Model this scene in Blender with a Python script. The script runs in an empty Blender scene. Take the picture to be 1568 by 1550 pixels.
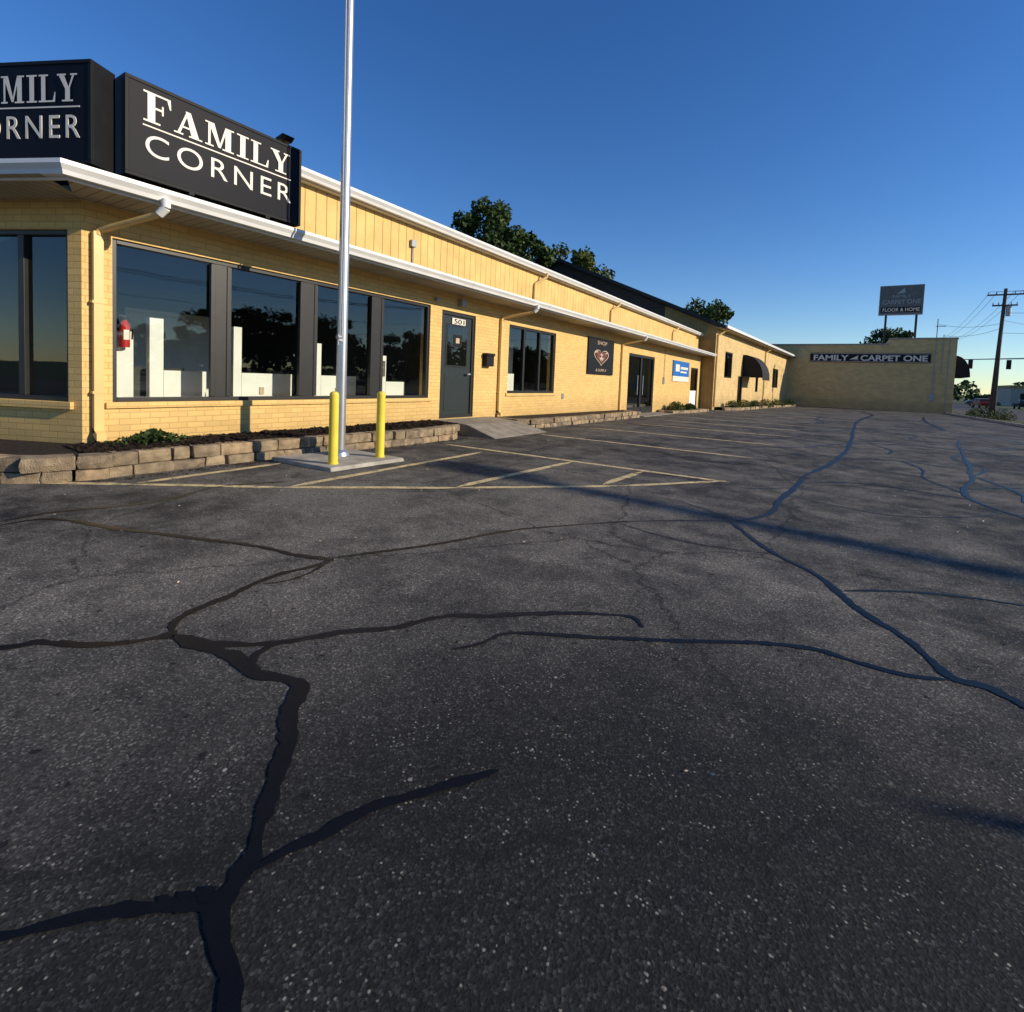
import bpy, math, random
from mathutils import Matrix, Vector
random.seed(7)
C=bpy.context; D=bpy.data; SC=C.scene
def gz(y):
    if y<10: return 0.0
    if y<60: return -.008*(y-10)
    return -.4
# ---------------------------------------------------------------- materials
def newmat(name):
    m=D.materials.new(name); m.use_nodes=True; nt=m.node_tree
    return m,nt,nt.nodes['Principled BSDF']
def N(nt,t,**k):
    n=nt.nodes.new(t)
    for a,b in k.items():
        setattr(n,a,b)
    return n
def ramp(nt,src,stops):
    r=nt.nodes.new('ShaderNodeValToRGB'); nt.links.new(src,r.inputs[0])
    e=r.color_ramp.elements
    while len(e)<len(stops): e.new(.5)
    for i,(p,c) in enumerate(stops):
        e[i].position=p; e[i].color=(c[0],c[1],c[2],1) if not isinstance(c,(int,float)) else (c,c,c,1)
    return r
def mix(nt,a,b,fac,mode='MIX'):
    m=nt.nodes.new('ShaderNodeMix'); m.data_type='RGBA'; m.blend_type=mode
    for s,i in ((a,6),(b,7)):
        if hasattr(s,'is_linked') or hasattr(s,'links'): nt.links.new(s,m.inputs[i])
        else: m.inputs[i].default_value=(*s,1) if len(s)==3 else s
    if isinstance(fac,(int,float)): m.inputs[0].default_value=fac
    else: nt.links.new(fac,m.inputs[0])
    return m.outputs[2]
def bump(nt,h,bsdf,strength=.3,dist=.01):
    b=N(nt,'ShaderNodeBump'); b.inputs['Strength'].default_value=strength; b.inputs['Distance'].default_value=dist
    nt.links.new(h,b.inputs['Height']); nt.links.new(b.outputs[0],bsdf.inputs['Normal']); return b
def simple(name,col,rough=.6,metal=0,var=.12,scale=6,bs=.1,bd=.004,spec=.4,island=0):
    m,nt,b=newmat(name)
    tc=N(nt,'ShaderNodeTexCoord'); n=N(nt,'ShaderNodeTexNoise'); n.inputs['Scale'].default_value=scale; n.inputs['Detail'].default_value=6
    nt.links.new(tc.outputs['Object'],n.inputs['Vector'])
    r=ramp(nt,n.outputs[0],[(.3,tuple(c*(1-var) for c in col)),(.7,tuple(min(1,c*(1+var)) for c in col))])
    out=r.outputs[0]
    if island:
        g=N(nt,'ShaderNodeNewGeometry'); ri=ramp(nt,g.outputs['Random Per Island'],[(0,(1-island,1-island,1-island*.9)),(.5,(1,1,1)),(1,(1.1,1.0,.92))])
        out=mix(nt,out,ri.outputs[0],1.0,'MULTIPLY')
    nt.links.new(out,b.inputs['Base Color'])
    b.inputs['Roughness'].default_value=rough; b.inputs['Metallic'].default_value=metal
    b.inputs['Specular IOR Level'].default_value=spec
    n2=N(nt,'ShaderNodeTexNoise'); n2.inputs['Scale'].default_value=scale*12; nt.links.new(tc.outputs['Object'],n2.inputs['Vector'])
    bump(nt,n2.outputs[0],b,bs,bd)
    return m
def brickmat(name,col,mort,bw=.21,bh=.072,strength=.5,dirt=.25):
    m,nt,b=newmat(name)
    tc=N(nt,'ShaderNodeTexCoord'); sx=N(nt,'ShaderNodeSeparateXYZ'); nt.links.new(tc.outputs['Object'],sx.inputs[0])
    ad=N(nt,'ShaderNodeMath',operation='ADD'); nt.links.new(sx.outputs[0],ad.inputs[0]); nt.links.new(sx.outputs[1],ad.inputs[1])
    cb=N(nt,'ShaderNodeCombineXYZ'); nt.links.new(ad.outputs[0],cb.inputs[0]); nt.links.new(sx.outputs[2],cb.inputs[1])
    br=N(nt,'ShaderNodeTexBrick'); nt.links.new(cb.outputs[0],br.inputs['Vector'])
    br.inputs['Scale'].default_value=1; br.inputs['Brick Width'].default_value=bw; br.inputs['Row Height'].default_value=bh
    br.inputs['Mortar Size'].default_value=.006; br.inputs['Mortar Smooth'].default_value=.4
    br.inputs['Color1'].default_value=(*[c*.9 for c in col],1); br.inputs['Color2'].default_value=(*[min(1,c*1.06) for c in col],1)
    br.inputs['Mortar'].default_value=(*mort,1)
    n=N(nt,'ShaderNodeTexNoise'); n.inputs['Scale'].default_value=1.1; n.inputs['Detail'].default_value=8; n.inputs['Roughness'].default_value=.65
    nt.links.new(tc.outputs['Object'],n.inputs['Vector'])
    r=ramp(nt,n.outputs[0],[(.3,1-dirt),(.62,1.0)])
    c=mix(nt,br.outputs['Color'],r.outputs[0],1.0,'MULTIPLY')
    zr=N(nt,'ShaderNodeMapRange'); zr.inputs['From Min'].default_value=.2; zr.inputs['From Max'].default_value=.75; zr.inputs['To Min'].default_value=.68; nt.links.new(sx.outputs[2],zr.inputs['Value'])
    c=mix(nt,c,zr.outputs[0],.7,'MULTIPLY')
    nt.links.new(c,b.inputs['Base Color']); b.inputs['Roughness'].default_value=.65; b.inputs['Specular IOR Level'].default_value=.3
    inv=N(nt,'ShaderNodeMath',operation='SUBTRACT'); inv.inputs[0].default_value=1; nt.links.new(br.outputs['Fac'],inv.inputs[1])
    n2=N(nt,'ShaderNodeTexNoise'); n2.inputs['Scale'].default_value=35; n2.inputs['Detail'].default_value=4; nt.links.new(tc.outputs['Object'],n2.inputs['Vector'])
    a2=N(nt,'ShaderNodeMath',operation='MULTIPLY_ADD'); nt.links.new(n2.outputs[0],a2.inputs[0]); a2.inputs[1].default_value=.5; nt.links.new(inv.outputs[0],a2.inputs[2])
    bump(nt,a2.outputs[0],b,strength,.006)
    return m
def groovemat(name,col,axis,period,width=.08,strength=.6,dark=.6):
    m,nt,b=newmat(name)
    tc=N(nt,'ShaderNodeTexCoord'); sx=N(nt,'ShaderNodeSeparateXYZ'); nt.links.new(tc.outputs['Object'],sx.inputs[0])
    d=N(nt,'ShaderNodeMath',operation='DIVIDE'); nt.links.new(sx.outputs[axis],d.inputs[0]); d.inputs[1].default_value=period
    fr=N(nt,'ShaderNodeMath',operation='FRACT'); nt.links.new(d.outputs[0],fr.inputs[0])
    r=ramp(nt,fr.outputs[0],[(0,0.0),(width*.5,0.0),(width,1.0),(1,1.0)])
    n=N(nt,'ShaderNodeTexNoise'); n.inputs['Scale'].default_value=2.2; n.inputs['Detail'].default_value=8; nt.links.new(tc.outputs['Object'],n.inputs['Vector'])
    rn=ramp(nt,n.outputs[0],[(.3,.82),(.65,1.05)])
    c0=mix(nt,tuple(c*dark for c in col),col,r.outputs[0]); c1=mix(nt,c0,rn.outputs[0],1.0,'MULTIPLY')
    nt.links.new(c1,b.inputs['Base Color']); b.inputs['Roughness'].default_value=.7; b.inputs['Specular IOR Level'].default_value=.3
    bump(nt,r.outputs[0],b,strength,.01)
    return m
def asphalt(name,dark,light,speck=1.0,lot=False):
    m,nt,b=newmat(name)
    tc=N(nt,'ShaderNodeTexCoord'); V=tc.outputs['Object']
    def noise(s,d=6,ro=.6):
        n=N(nt,'ShaderNodeTexNoise'); n.inputs['Scale'].default_value=s; n.inputs['Detail'].default_value=d; n.inputs['Roughness'].default_value=ro; nt.links.new(V,n.inputs['Vector']); return n.outputs[0]
    big=noise(.55,8,.7); mid=noise(2.8,8,.72); fine=noise(75,4,.8)
    f0=ramp(nt,big,[(.42,0.0),(.58,1.0)]).outputs[0]
    f1=ramp(nt,mid,[(.43,0.0),(.60,1.0)]).outputs[0]
    wear_tone=mix(nt,f0,f1,.5)
    if lot:
        # worn patch in the middle of the lot, darker tone set in close to the camera
        vd=N(nt,'ShaderNodeVectorMath',operation='DISTANCE'); nt.links.new(V,vd.inputs[0]); vd.inputs[1].default_value=(-2.3,3.0,0)
        mr=N(nt,'ShaderNodeMapRange'); mr.inputs['From Max'].default_value=3.6; nt.links.new(vd.outputs['Value'],mr.inputs['Value'])
        rp=ramp(nt,mr.outputs[0],[(0.0,.6),(1.0,0.0)])
        wear_tone=mix(nt,wear_tone,rp.outputs[0],.75,'ADD')
        vd2=N(nt,'ShaderNodeVectorMath',operation='DISTANCE'); nt.links.new(V,vd2.inputs[0]); vd2.inputs[1].default_value=(.0,.4,0)
        mr2=N(nt,'ShaderNodeMapRange'); mr2.inputs['From Min'].default_value=1.2; mr2.inputs['From Max'].default_value=3.0; mr2.inputs['To Min'].default_value=.04; nt.links.new(vd2.outputs['Value'],mr2.inputs['Value'])
        wear_tone=mix(nt,wear_tone,mr2.outputs[0],1.0,'MULTIPLY')
    base=mix(nt,dark,light,wear_tone)
    vo=N(nt,'ShaderNodeTexVoronoi'); vo.inputs['Scale'].default_value=150; nt.links.new(V,vo.inputs['Vector'])
    sp=N(nt,'ShaderNodeSeparateColor'); nt.links.new(vo.outputs['Color'],sp.inputs[0])
    s1=ramp(nt,sp.outputs[0],[(0,.45),(.5,.78),(.8,1.15),(.93,1.8),(1,3.0)]).outputs[0]
    c=mix(nt,base,s1,.85*speck,'MULTIPLY')
    cl=noise(6,5,.75)
    def stones(scale,lo,w,col):
        vo2=N(nt,'ShaderNodeTexVoronoi'); vo2.inputs['Scale'].default_value=scale; nt.links.new(V,vo2.inputs['Vector'])
        sp2=N(nt,'ShaderNodeSeparateColor'); nt.links.new(vo2.outputs['Color'],sp2.inputs[0])
        ad=N(nt,'ShaderNodeMath',operation='MULTIPLY_ADD'); nt.links.new(cl,ad.inputs[0]); ad.inputs[1].default_value=w; nt.links.new(sp2.outputs[1],ad.inputs[2])
        mg=N(nt,'ShaderNodeMapRange'); mg.inputs['From Min'].default_value=lo; mg.inputs['From Max'].default_value=lo+.05; nt.links.new(ad.outputs[0],mg.inputs['Value'])
        small=ramp(nt,vo2.outputs['Distance'],[(.2,1.0),(.42,0.0)]).outputs[0]
        g2=mix(nt,mg.outputs[0],small,1.0,'MULTIPLY')
        return mix(nt,c,col,g2)
    c=stones(95,1.66,1.45,(.28,.26,.21)); c=stones(46,1.76,1.35,(.34,.31,.25))
    pit=ramp(nt,noise(22,3,.5),[(.29,.85),(.35,0.0)]).outputs[0]
    c=mix(nt,c,(.010,.010,.010),pit)
    dn=N(nt,'ShaderNodeTexNoise'); dn.inputs['Scale'].default_value=2.2; dn.inputs['Detail'].default_value=8; dn.inputs['Roughness'].default_value=.7; nt.links.new(V,dn.inputs['Vector'])
    vm=N(nt,'ShaderNodeVectorMath',operation='MULTIPLY_ADD'); nt.links.new(dn.outputs['Color'],vm.inputs[0]); vm.inputs[1].default_value=(.45,.45,0); nt.links.new(V,vm.inputs[2])
    vc=N(nt,'ShaderNodeTexVoronoi',feature='DISTANCE_TO_EDGE'); vc.inputs['Scale'].default_value=.42; nt.links.new(vm.outputs[0],vc.inputs['Vector'])
    hl=ramp(nt,vc.outputs['Distance'],[(.0,.8),(.0055,0.0)]).outputs[0]
    c=mix(nt,c,(.012,.012,.012),hl)
    nt.links.new(c,b.inputs['Base Color'])
    rr=ramp(nt,mid,[(.3,.7),(.7,.9)]); nt.links.new(rr.outputs[0],b.inputs['Roughness']); b.inputs['Specular IOR Level'].default_value=.2
    h=N(nt,'ShaderNodeMath',operation='MULTIPLY_ADD'); nt.links.new(vo.outputs['Distance'],h.inputs[0]); h.inputs[1].default_value=.5; nt.links.new(fine,h.inputs[2])
    bump(nt,h.outputs[0],b,.55,.0038)
    return m
YC=(.80,.525,.185)
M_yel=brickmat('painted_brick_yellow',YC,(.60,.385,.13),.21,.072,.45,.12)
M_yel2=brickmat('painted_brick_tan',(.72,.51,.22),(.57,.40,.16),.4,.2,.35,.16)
M_sid=groovemat('painted_board_siding',YC,1,.2,.1,.7,.55)
M_dark_sid=groovemat('dark_gable_siding',(.06,.05,.045),2,.2,.1,.6,.6)
M_brown=groovemat('brown_siding',(.38,.25,.09),0,.2,.1,.6,.6)
M_soff=groovemat('soffit_vinyl',(.48,.42,.31),1,.12,.14,.6,.5)
M_white=simple('gutter_white_paint',(.78,.77,.73),.35,0,.06,3)
M_dsy=simple('downspout_yellow_paint',(.76,.51,.19),.4,0,.06,3)
M_frame=simple('bronze_window_frame',(.028,.027,.025),.4,.2,.1,8,.03)
M_door=simple('door_dark_paint',(.022,.030,.028),.4,0,.1,8,.03)
M_signblk=simple('sign_face_black',(.006,.007,.012),.5,0,.15,2,.02,spec=.1)
M_signbox=simple('sign_cabinet_metal',(.010,.010,.011),.55,0,.15,6,.05,spec=.15)
M_let=simple('sign_letter_white',(.82,.74,.62),.5,0,.03,6,.02)
M_asp=asphalt('lot_asphalt',(.022,.022,.0215),(.175,.158,.130),1,True)
M_road=asphalt('road_asphalt',(.05,.049,.047),(.10,.095,.085),.6)
M_tar=simple('crack_sealer_tar',(.0035,.004,.006),.4,0,.2,30,.2,.003,.2)
M_conc=simple('concrete',(.36,.33,.27),.85,0,.25,5,.25,.006)
M_walk=simple('entry_walk_concrete',(.25,.22,.17),.88,0,.3,5,.3,.006)
M_kerb=simple('kerb_concrete',(.33,.31,.27),.85,0,.2,4,.25,.006)
M_blk=simple('retaining_block',(.42,.32,.195),.9,0,.42,9,1.0,.03,island=.4)
M_mul=simple('mulch',(.040,.022,.012),.95,0,.6,22,1.0,.05)
M_grass=simple('grass',(.055,.075,.025),.95,0,.4,3,.6,.03)
M_shg=simple('roof_shingle',(.045,.042,.040),.9,0,.25,9,.5,.01)
M_steel=simple('flagpole_aluminium',(.62,.63,.64),.33,.85,.06,5,.03)
M_galv=simple('galvanised_steel',(.35,.36,.37),.5,.6,.15,5,.05)
M_rope=simple('halyard_rope',(.5,.5,.48),.9,0,.1,20)
M_byel=simple('bollard_yellow_sleeve',(.80,.62,.06),.42,0,.08,7,.05)
M_int=simple('interior_white_wall',(.86,.84,.77),.8,0,.05,3)
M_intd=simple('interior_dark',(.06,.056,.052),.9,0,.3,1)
M_floor=simple('interior_floor',(.12,.10,.08),.6,0,.3,2)
M_red=simple('red_paint',(.50,.02,.015),.35,0,.05,5,.02)
M_blk2=simple('black_plastic',(.012,.012,.012),.5,0,.1,6,.03,spec=.2)
M_blue=simple('sign_blue',(.02,.16,.50),.4,0,.05,4,.02)
M_cream=simple('poster_cream',(.50,.38,.26),.6,0,.3,14,.02)
M_prd=simple('poster_red_brown',(.16,.05,.03),.6,0,.4,14,.02)
M_wood=simple('utility_pole_wood',(.085,.062,.045),.9,0,.3,8,.6,.01)
M_wire=simple('wire',(.02,.02,.02),.6,0,.1,5)
M_awn=simple('awning_canvas_black',(.012,.012,.014),.8,0,.2,6,.2)
M_gray=simple('billboard_face',(.12,.13,.13),.6,0,.12,2)
M_bark=simple('bark',(.07,.05,.035),.95,0,.3,10,.8,.02)
def paintmat(name,col):
    m,nt,b=newmat(name)
    tc=N(nt,'ShaderNodeTexCoord'); n=N(nt,'ShaderNodeTexNoise'); n.inputs['Scale'].default_value=9; n.inputs['Detail'].default_value=8; n.inputs['Roughness'].default_value=.8
    nt.links.new(tc.outputs['Object'],n.inputs['Vector'])
    vo=N(nt,'ShaderNodeTexVoronoi'); vo.inputs['Scale'].default_value=150; nt.links.new(tc.outputs['Object'],vo.inputs['Vector'])
    ad=N(nt,'ShaderNodeMath',operation='MULTIPLY_ADD'); nt.links.new(vo.outputs['Distance'],ad.inputs[0]); ad.inputs[1].default_value=.25; nt.links.new(n.outputs[0],ad.inputs[2])
    r=ramp(nt,ad.outputs[0],[(.62,0.0),(.76,1.0)])
    c=mix(nt,col,(.07,.065,.055),r.outputs[0])
    nt.links.new(c,b.inputs['Base Color']); b.inputs['Roughness'].default_value=.8
    bump(nt,vo.outputs['Distance'],b,.4,.004)
    return m
M_pl=paintmat('stall_paint_yellow',(.76,.58,.27))
M_plw=paintmat('road_paint_white',(.5,.5,.48))
def glass(name,tint=.97):
    m,nt,b=newmat(name); nt.nodes.remove(b); out=nt.nodes['Material Output']
    tr=N(nt,'ShaderNodeBsdfTransparent'); tr.inputs[0].default_value=(tint*.95,tint,tint*.98,1)
    gl=N(nt,'ShaderNodeBsdfGlossy'); gl.inputs['Roughness'].default_value=.015; gl.inputs[0].default_value=(.9,.93,.95,1)
    fr=N(nt,'ShaderNodeFresnel'); fr.inputs[0].default_value=1.7
    tc=N(nt,'ShaderNodeTexCoord'); n=N(nt,'ShaderNodeTexNoise'); n.inputs['Scale'].default_value=1.3; nt.links.new(tc.outputs['Object'],n.inputs['Vector'])
    bp=N(nt,'ShaderNodeBump'); bp.inputs['Strength'].default_value=.06; bp.inputs['Distance'].default_value=.02; nt.links.new(n.outputs[0],bp.inputs['Height'])
    nt.links.new(bp.outputs[0],gl.inputs['Normal'])
    ms=N(nt,'ShaderNodeMixShader'); nt.links.new(fr.outputs[0],ms.inputs[0]); nt.links.new(tr.outputs[0],ms.inputs[1]); nt.links.new(gl.outputs[0],ms.inputs[2])
    nt.links.new(ms.outputs[0],out.inputs[0]); return m
M_gl=glass('window_glass')
def leafmat(name,c1,c2):
    m,nt,b=newmat(name)
    tc=N(nt,'ShaderNodeTexCoord'); n=N(nt,'ShaderNodeTexNoise'); n.inputs['Scale'].default_value=.9; n.inputs['Detail'].default_value=5
    nt.links.new(tc.outputs['Object'],n.inputs['Vector'])
    r=ramp(nt,n.outputs[0],[(.35,c1),(.65,c2)])
    nt.links.new(r.outputs[0],b.inputs['Base Color']); b.inputs['Roughness'].default_value=.6; b.inputs['Specular IOR Level'].default_value=.2
    return m
M_leaf=leafmat('foliage_green',(.022,.045,.010),(.065,.10,.022))
M_leaf2=leafmat('foliage_yellow_green',(.05,.08,.015),(.12,.13,.03))
# ---------------------------------------------------------------- mesh builder
class MB:
    def __init__(s): s.v=[];s.f=[];s.m=[]
    def poly(s,pts,mi=0):
        i=len(s.v); s.v+= [tuple(p) for p in pts]; s.f.append(tuple(range(i,i+len(pts)))); s.m.append(mi)
    def hexa(s,p,mi=0):
        i=len(s.v); s.v+=[tuple(q) for q in p]
        for q in ((0,3,2,1),(4,5,6,7),(0,1,5,4),(1,2,6,5),(2,3,7,6),(3,0,4,7)): s.f.append(tuple(i+k for k in q)); s.m.append(mi)
    def box(s,x0,x1,y0,y1,z0,z1,mi=0):
        s.hexa([(x0,y0,z0),(x1,y0,z0),(x1,y1,z0),(x0,y1,z0),(x0,y0,z1),(x1,y0,z1),(x1,y1,z1),(x0,y1,z1)],mi)
    def cyl(s,p0,p1,r0,r1=None,n=12,mi=0,caps=True):
        r1=r0 if r1 is None else r1; p0=Vector(p0);p1=Vector(p1);d=(p1-p0).normalized()
        a=d.orthogonal().normalized();b=d.cross(a);i=len(s.v)
        for p,r in((p0,r0),(p1,r1)):
            for k in range(n):
                t=2*math.pi*k/n; s.v.append(tuple(p+a*math.cos(t)*r+b*math.sin(t)*r))
        for k in range(n): s.f.append((i+k,i+(k+1)%n,i+n+(k+1)%n,i+n+k)); s.m.append(mi)
        if caps: s.f.append(tuple(i+k for k in range(n))[::-1]); s.m.append(mi); s.f.append(tuple(i+n+k for k in range(n))); s.m.append(mi)
    def tube(s,pts,r,n=10,mi=0):
        for a,b in zip(pts[:-1],pts[1:]): s.cyl(a,b,r,r,n,mi)
    def extrude_path(s,path,prof,mi=0):
        rings=[]
        for k,p in enumerate(path):
            def dirn(a,b):
                d=Vector((b[0]-a[0],b[1]-a[1])); return d.normalized()
            if k==0: d=dirn(path[0],path[1]); n=Vector((d.y,-d.x)); sc=1
            elif k==len(path)-1: d=dirn(path[-2],path[-1]); n=Vector((d.y,-d.x)); sc=1
            else:
                d1=dirn(path[k-1],p); d2=dirn(p,path[k+1]); n1=Vector((d1.y,-d1.x)); n2=Vector((d2.y,-d2.x)); n=(n1+n2).normalized(); sc=1/n.dot(n1)
            rings.append([(p[0]+n.x*o*sc,p[1]+n.y*o*sc,p[2]+z) for o,z in prof])
        m=len(prof)
        i=len(s.v)
        for r in rings: s.v+=r
        for k in range(len(rings)-1):
            for j in range(m): s.f.append((i+k*m+j,i+k*m+(j+1)%m,i+(k+1)*m+(j+1)%m,i+(k+1)*m+j)); s.m.append(mi)
        s.f.append(tuple(i+j for j in range(m))); s.m.append(mi)
        s.f.append(tuple(i+(len(rings)-1)*m+j for j in range(m))[::-1]); s.m.append(mi)
    def build(s,name,mats,parent=None,bevel=0,smooth=False,fix=True):
        me=D.meshes.new(name); me.from_pydata(s.v,[],s.f)
        for m in (mats if isinstance(mats,(list,tuple)) else [mats]): me.materials.append(m)
        me.polygons.foreach_set('material_index',s.m)
        if fix:
            import bmesh
            bm=bmesh.new(); bm.from_mesh(me); bmesh.ops.recalc_face_normals(bm,faces=bm.faces); bm.to_mesh(me); bm.free()
        o=D.objects.new(name,me); SC.collection.objects.link(o)
        if parent: o.parent=parent
        if bevel:
            b=o.modifiers.new('b','BEVEL'); b.width=bevel; b.segments=2; b.limit_method='ANGLE'
        if smooth:
            me.polygons.foreach_set('use_smooth',[True]*len(me.polygons))
            try: me.set_sharp_from_angle(angle=math.radians(40))
            except Exception: pass
        return o
def empty(name,loc=(0,0,0),rz=0):
    e=D.objects.new(name,None); SC.collection.objects.link(e); e.location=loc; e.rotation_euler[2]=rz; e.empty_display_size=.2; return e
def wall(mb,xo,th,y0,y1,z0,z1,ops,mi=0):
    ys=sorted({y0,y1,*[o[0] for o in ops],*[o[1] for o in ops]})
    for a,b in zip(ys[:-1],ys[1:]):
        col=sorted([(o[2],o[3]) for o in ops if o[0]<=a+1e-6 and o[1]>=b-1e-6])
        cur=z0
        for c0,c1 in col:
            if c0>cur: mb.box(xo-th,xo,a,b,cur,c0,mi)
            cur=c1
        if cur<z1: mb.box(xo-th,xo,a,b,cur,z1,mi)
def text(body,w,h,loc,rot,mat,parent,name='lettering',bold=.0,ext=.004,sp=1.0):
    c=D.curves.new(name,'FONT'); c.body=body; c.size=1; c.extrude=ext; c.offset=bold; c.space_character=sp
    o=D.objects.new(name,c); SC.collection.objects.link(o); c.materials.append(mat)
    C.view_layer.update(); dx,dy=o.dimensions[0],o.dimensions[1]
    o.scale=(w/dx,h/dy,1); o.location=loc; o.rotation_euler=rot
    if parent: o.parent=parent
    return o
# ---------------------------------------------------------------- ground sheets
def sheet(name,x0,x1,y0,y1,dz,mat,parent=None):
    mb=MB(); yy=sorted({y0,y1,*[y for y in (10,60) if y0<y<y1]})
    for a,b in zip(yy[:-1],yy[1:]): mb.poly([(x0,a,gz(a)+dz),(x1,a,gz(a)+dz),(x1,b,gz(b)+dz),(x0,b,gz(b)+dz)])
    return mb.build(name,mat,parent,fix=False)
sheet('ground',-1500,1500,-400,3000,-.02,M_grass)
sheet('parking_lot',-25,7.45,-30,100,0,M_asp)
sheet('road',9.3,20.5,-200,400,0.0,M_road)
sheet('cross_road',-60,120,72,84,-.01,M_road)
sheet('sidewalk',20.7,22.4,-100,70,.1,M_conc)
mb=MB()
for (a,b) in ((-30,10),(10,58)):
    mb.hexa([(7.45,a,gz(a)-.05),(7.6,a,gz(a)-.05),(7.6,b,gz(b)-.05),(7.45,b,gz(b)-.05),(7.46,a,gz(a)+.12),(7.6,a,gz(a)+.12),(7.6,b,gz(b)+.12),(7.46,b,gz(b)+.12)])
    mb.hexa([(9.1,a,gz(a)-.05),(9.28,a,gz(a)-.05),(9.28,b,gz(b)-.05),(9.1,b,gz(b)-.05),(9.1,a,gz(a)+.12),(9.26,a,gz(a)+.12),(9.26,b,gz(b)+.12),(9.1,b,gz(b)+.12)])
mb.build('kerb',M_kerb)
sheet('verge_grass',7.6,9.1,-30,58,.1,M_grass)
mb=MB()
for y in range(-60,70,6):
    mb.poly([(14.85,y,gz(y)+.004),(15,y,gz(y)+.004),(15,y+3,gz(y+3)+.004),(14.85,y+3,gz(y+3)+.004)])
mb.build('road_marking',M_plw,fix=False)
# ---------------------------------------------------------------- crack sealer
def crom(pts,seg=6):
    out=[]
    P=[pts[0]]+list(pts)+[pts[-1]]
    for i in range(1,len(P)-2):
        p0,p1,p2,p3=[Vector(q) for q in P[i-1:i+3]]
        for k in range(seg):
            t=k/seg
            out.append(.5*((2*p1)+(-p0+p2)*t+(2*p0-5*p1+4*p2-p3)*t*t+(-p0+3*p1-3*p2+p3)*t**3))
    out.append(Vector(P[-1])); return out
tar=MB(); rnd=random.Random(3)
layer=[0]
def strip(pts,w,wend=None,seg=6,jit=.14,mb=tar,dz=.0035,wig=1.0,step=.03):
    c=crom([(p[0],p[1]) for p in pts],seg)
    L=[c[0]]
    for p in c[1:]:
        st=step if p.y<5 else .12
        while (p-L[-1]).length>st*1.2: L.append(L[-1]+(p-L[-1]).normalized()*st)
    if (c[-1]-L[-1]).length>.01: L.append(c[-1])
    layer[0]+=1; zz=dz+.00012*(layer[0]%9)
    prev=None; ph=rnd.random()*9; low=0; off=0
    for k,p in enumerate(L):
        d=(L[min(k+1,len(L)-1)]-L[max(k-1,0)]).normalized(); n=Vector((-d.y,d.x))
        t=k/max(1,len(L)-1); ww=w if wend is None else w+(wend-w)*t
        low=low*.8+rnd.uniform(-1,1)*.22; off=off*.85+rnd.uniform(-1,1)*.2
        ww*=1+jit*(math.sin(k*.9+ph)*.5+rnd.uniform(-1,1))+ (low*.9 if wig else 0)
        ww=max(w*.35,ww)
        taper=min(1,(min(t,1-t)*len(L)+.4)/3); ww*=taper
        wg=.45 if p.y<5 else 1.0
        p=p+n*w*wg*off*wig
        a=p+n*ww/2*(1+.2*rnd.uniform(-1,1)*wig);b=p-n*ww/2*(1+.2*rnd.uniform(-1,1)*wig); cur=((a.x,a.y,gz(a.y)+zz),(b.x,b.y,gz(b.y)+zz))
        if prev: mb.poly([prev[0],prev[1],cur[1],cur[0]])
        prev=cur
def blob(x,y,r,mb=tar,sx=1,sy=1):
    layer[0]+=1; zz=.0035+.00012*(layer[0]%9); p1=rnd.random()*6;p2=rnd.random()*6
    mb.poly([(x+math.cos(t*math.pi/24)*r*sx*(1+.2*math.sin(t*math.pi/24*3+p1)+.15*math.sin(t*math.pi/24*7+p2)+.06*rnd.uniform(-1,1)),y+math.sin(t*math.pi/24)*r*sy*(1+.2*math.sin(t*math.pi/24*3+p1)+.15*math.sin(t*math.pi/24*7+p2)),zz) for t in range(48)])
A=[(-3.4,-.2),(-2.75,.58),(-2.70,.67),(-2.51,.78),(-2.40,.90),(-2.33,1.02),(-2.13,1.10),(-1.92,1.26),(-1.80,1.46),(-1.65,1.63),(-1.54,1.86),(-1.35,2.02),(-1.13,2.22),(-.92,2.38),(-.80,2.43),(-.72,2.35)]
strip(A,.042,.034)
strip([(-2.36,1.03),(-2.47,1.11),(-2.51,1.23),(-2.54,1.38),(-2.59,1.57),(-2.58,1.73),(-2.54,1.91),(-2.58,2.04)],.042)
strip([(-2.58,2.04),(-2.41,2.36),(-2.21,2.79),(-2.03,3.28),(-1.67,3.80),(-1.28,4.26),(-.74,4.73)],.032,.022)
strip([(-4.82,1.03),(-4.77,1.29),(-4.18,1.48),(-3.57,1.71),(-3.10,1.88),(-2.81,1.92),(-2.56,2.02)],.040,.042)
strip([(-4.92,1.05),(-4.97,1.35),(-4.82,1.76),(-4.79,2.08),(-4.99,2.62),(-4.75,3.16)],.036)
strip([(-2.33,1.02),(-2.17,1.04),(-2.04,1.08),(-1.82,1.08),(-1.67,1.13),(-1.58,1.12),(-1.5,1.02),(-1.39,.95),(-1.31,.87),(-1.22,.76),(-1.13,.68),(-1.09,.63),(-1.04,.56)],.054,.044)
strip([(-1.09,.63),(-1.04,.56),(-1.04,.54),(-.96,.52),(-.89,.5),(-.84,.46),(-.74,.38)],.040,.048)
strip([(-1.82,1.08),(-1.90,1.13),(-1.92,1.17),(-1.92,1.26)],.03)
strip([(-2.04,1.08),(-1.99,1.12),(-1.84,1.08)],.03)
strip([(-1.5,.1),(-1.34,.28),(-1.29,.34),(-1.22,.42),(-1.15,.48),(-1.11,.52),(-1.04,.56)],.026,.032)
blob(-1.12,.51,.022,sx=1.2); blob(-1.15,.49,.018); blob(-1.06,.55,.026); blob(-1.82,1.08,.032); blob(-2.35,1.02,.03); blob(-1.10,.55,.018)
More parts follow.
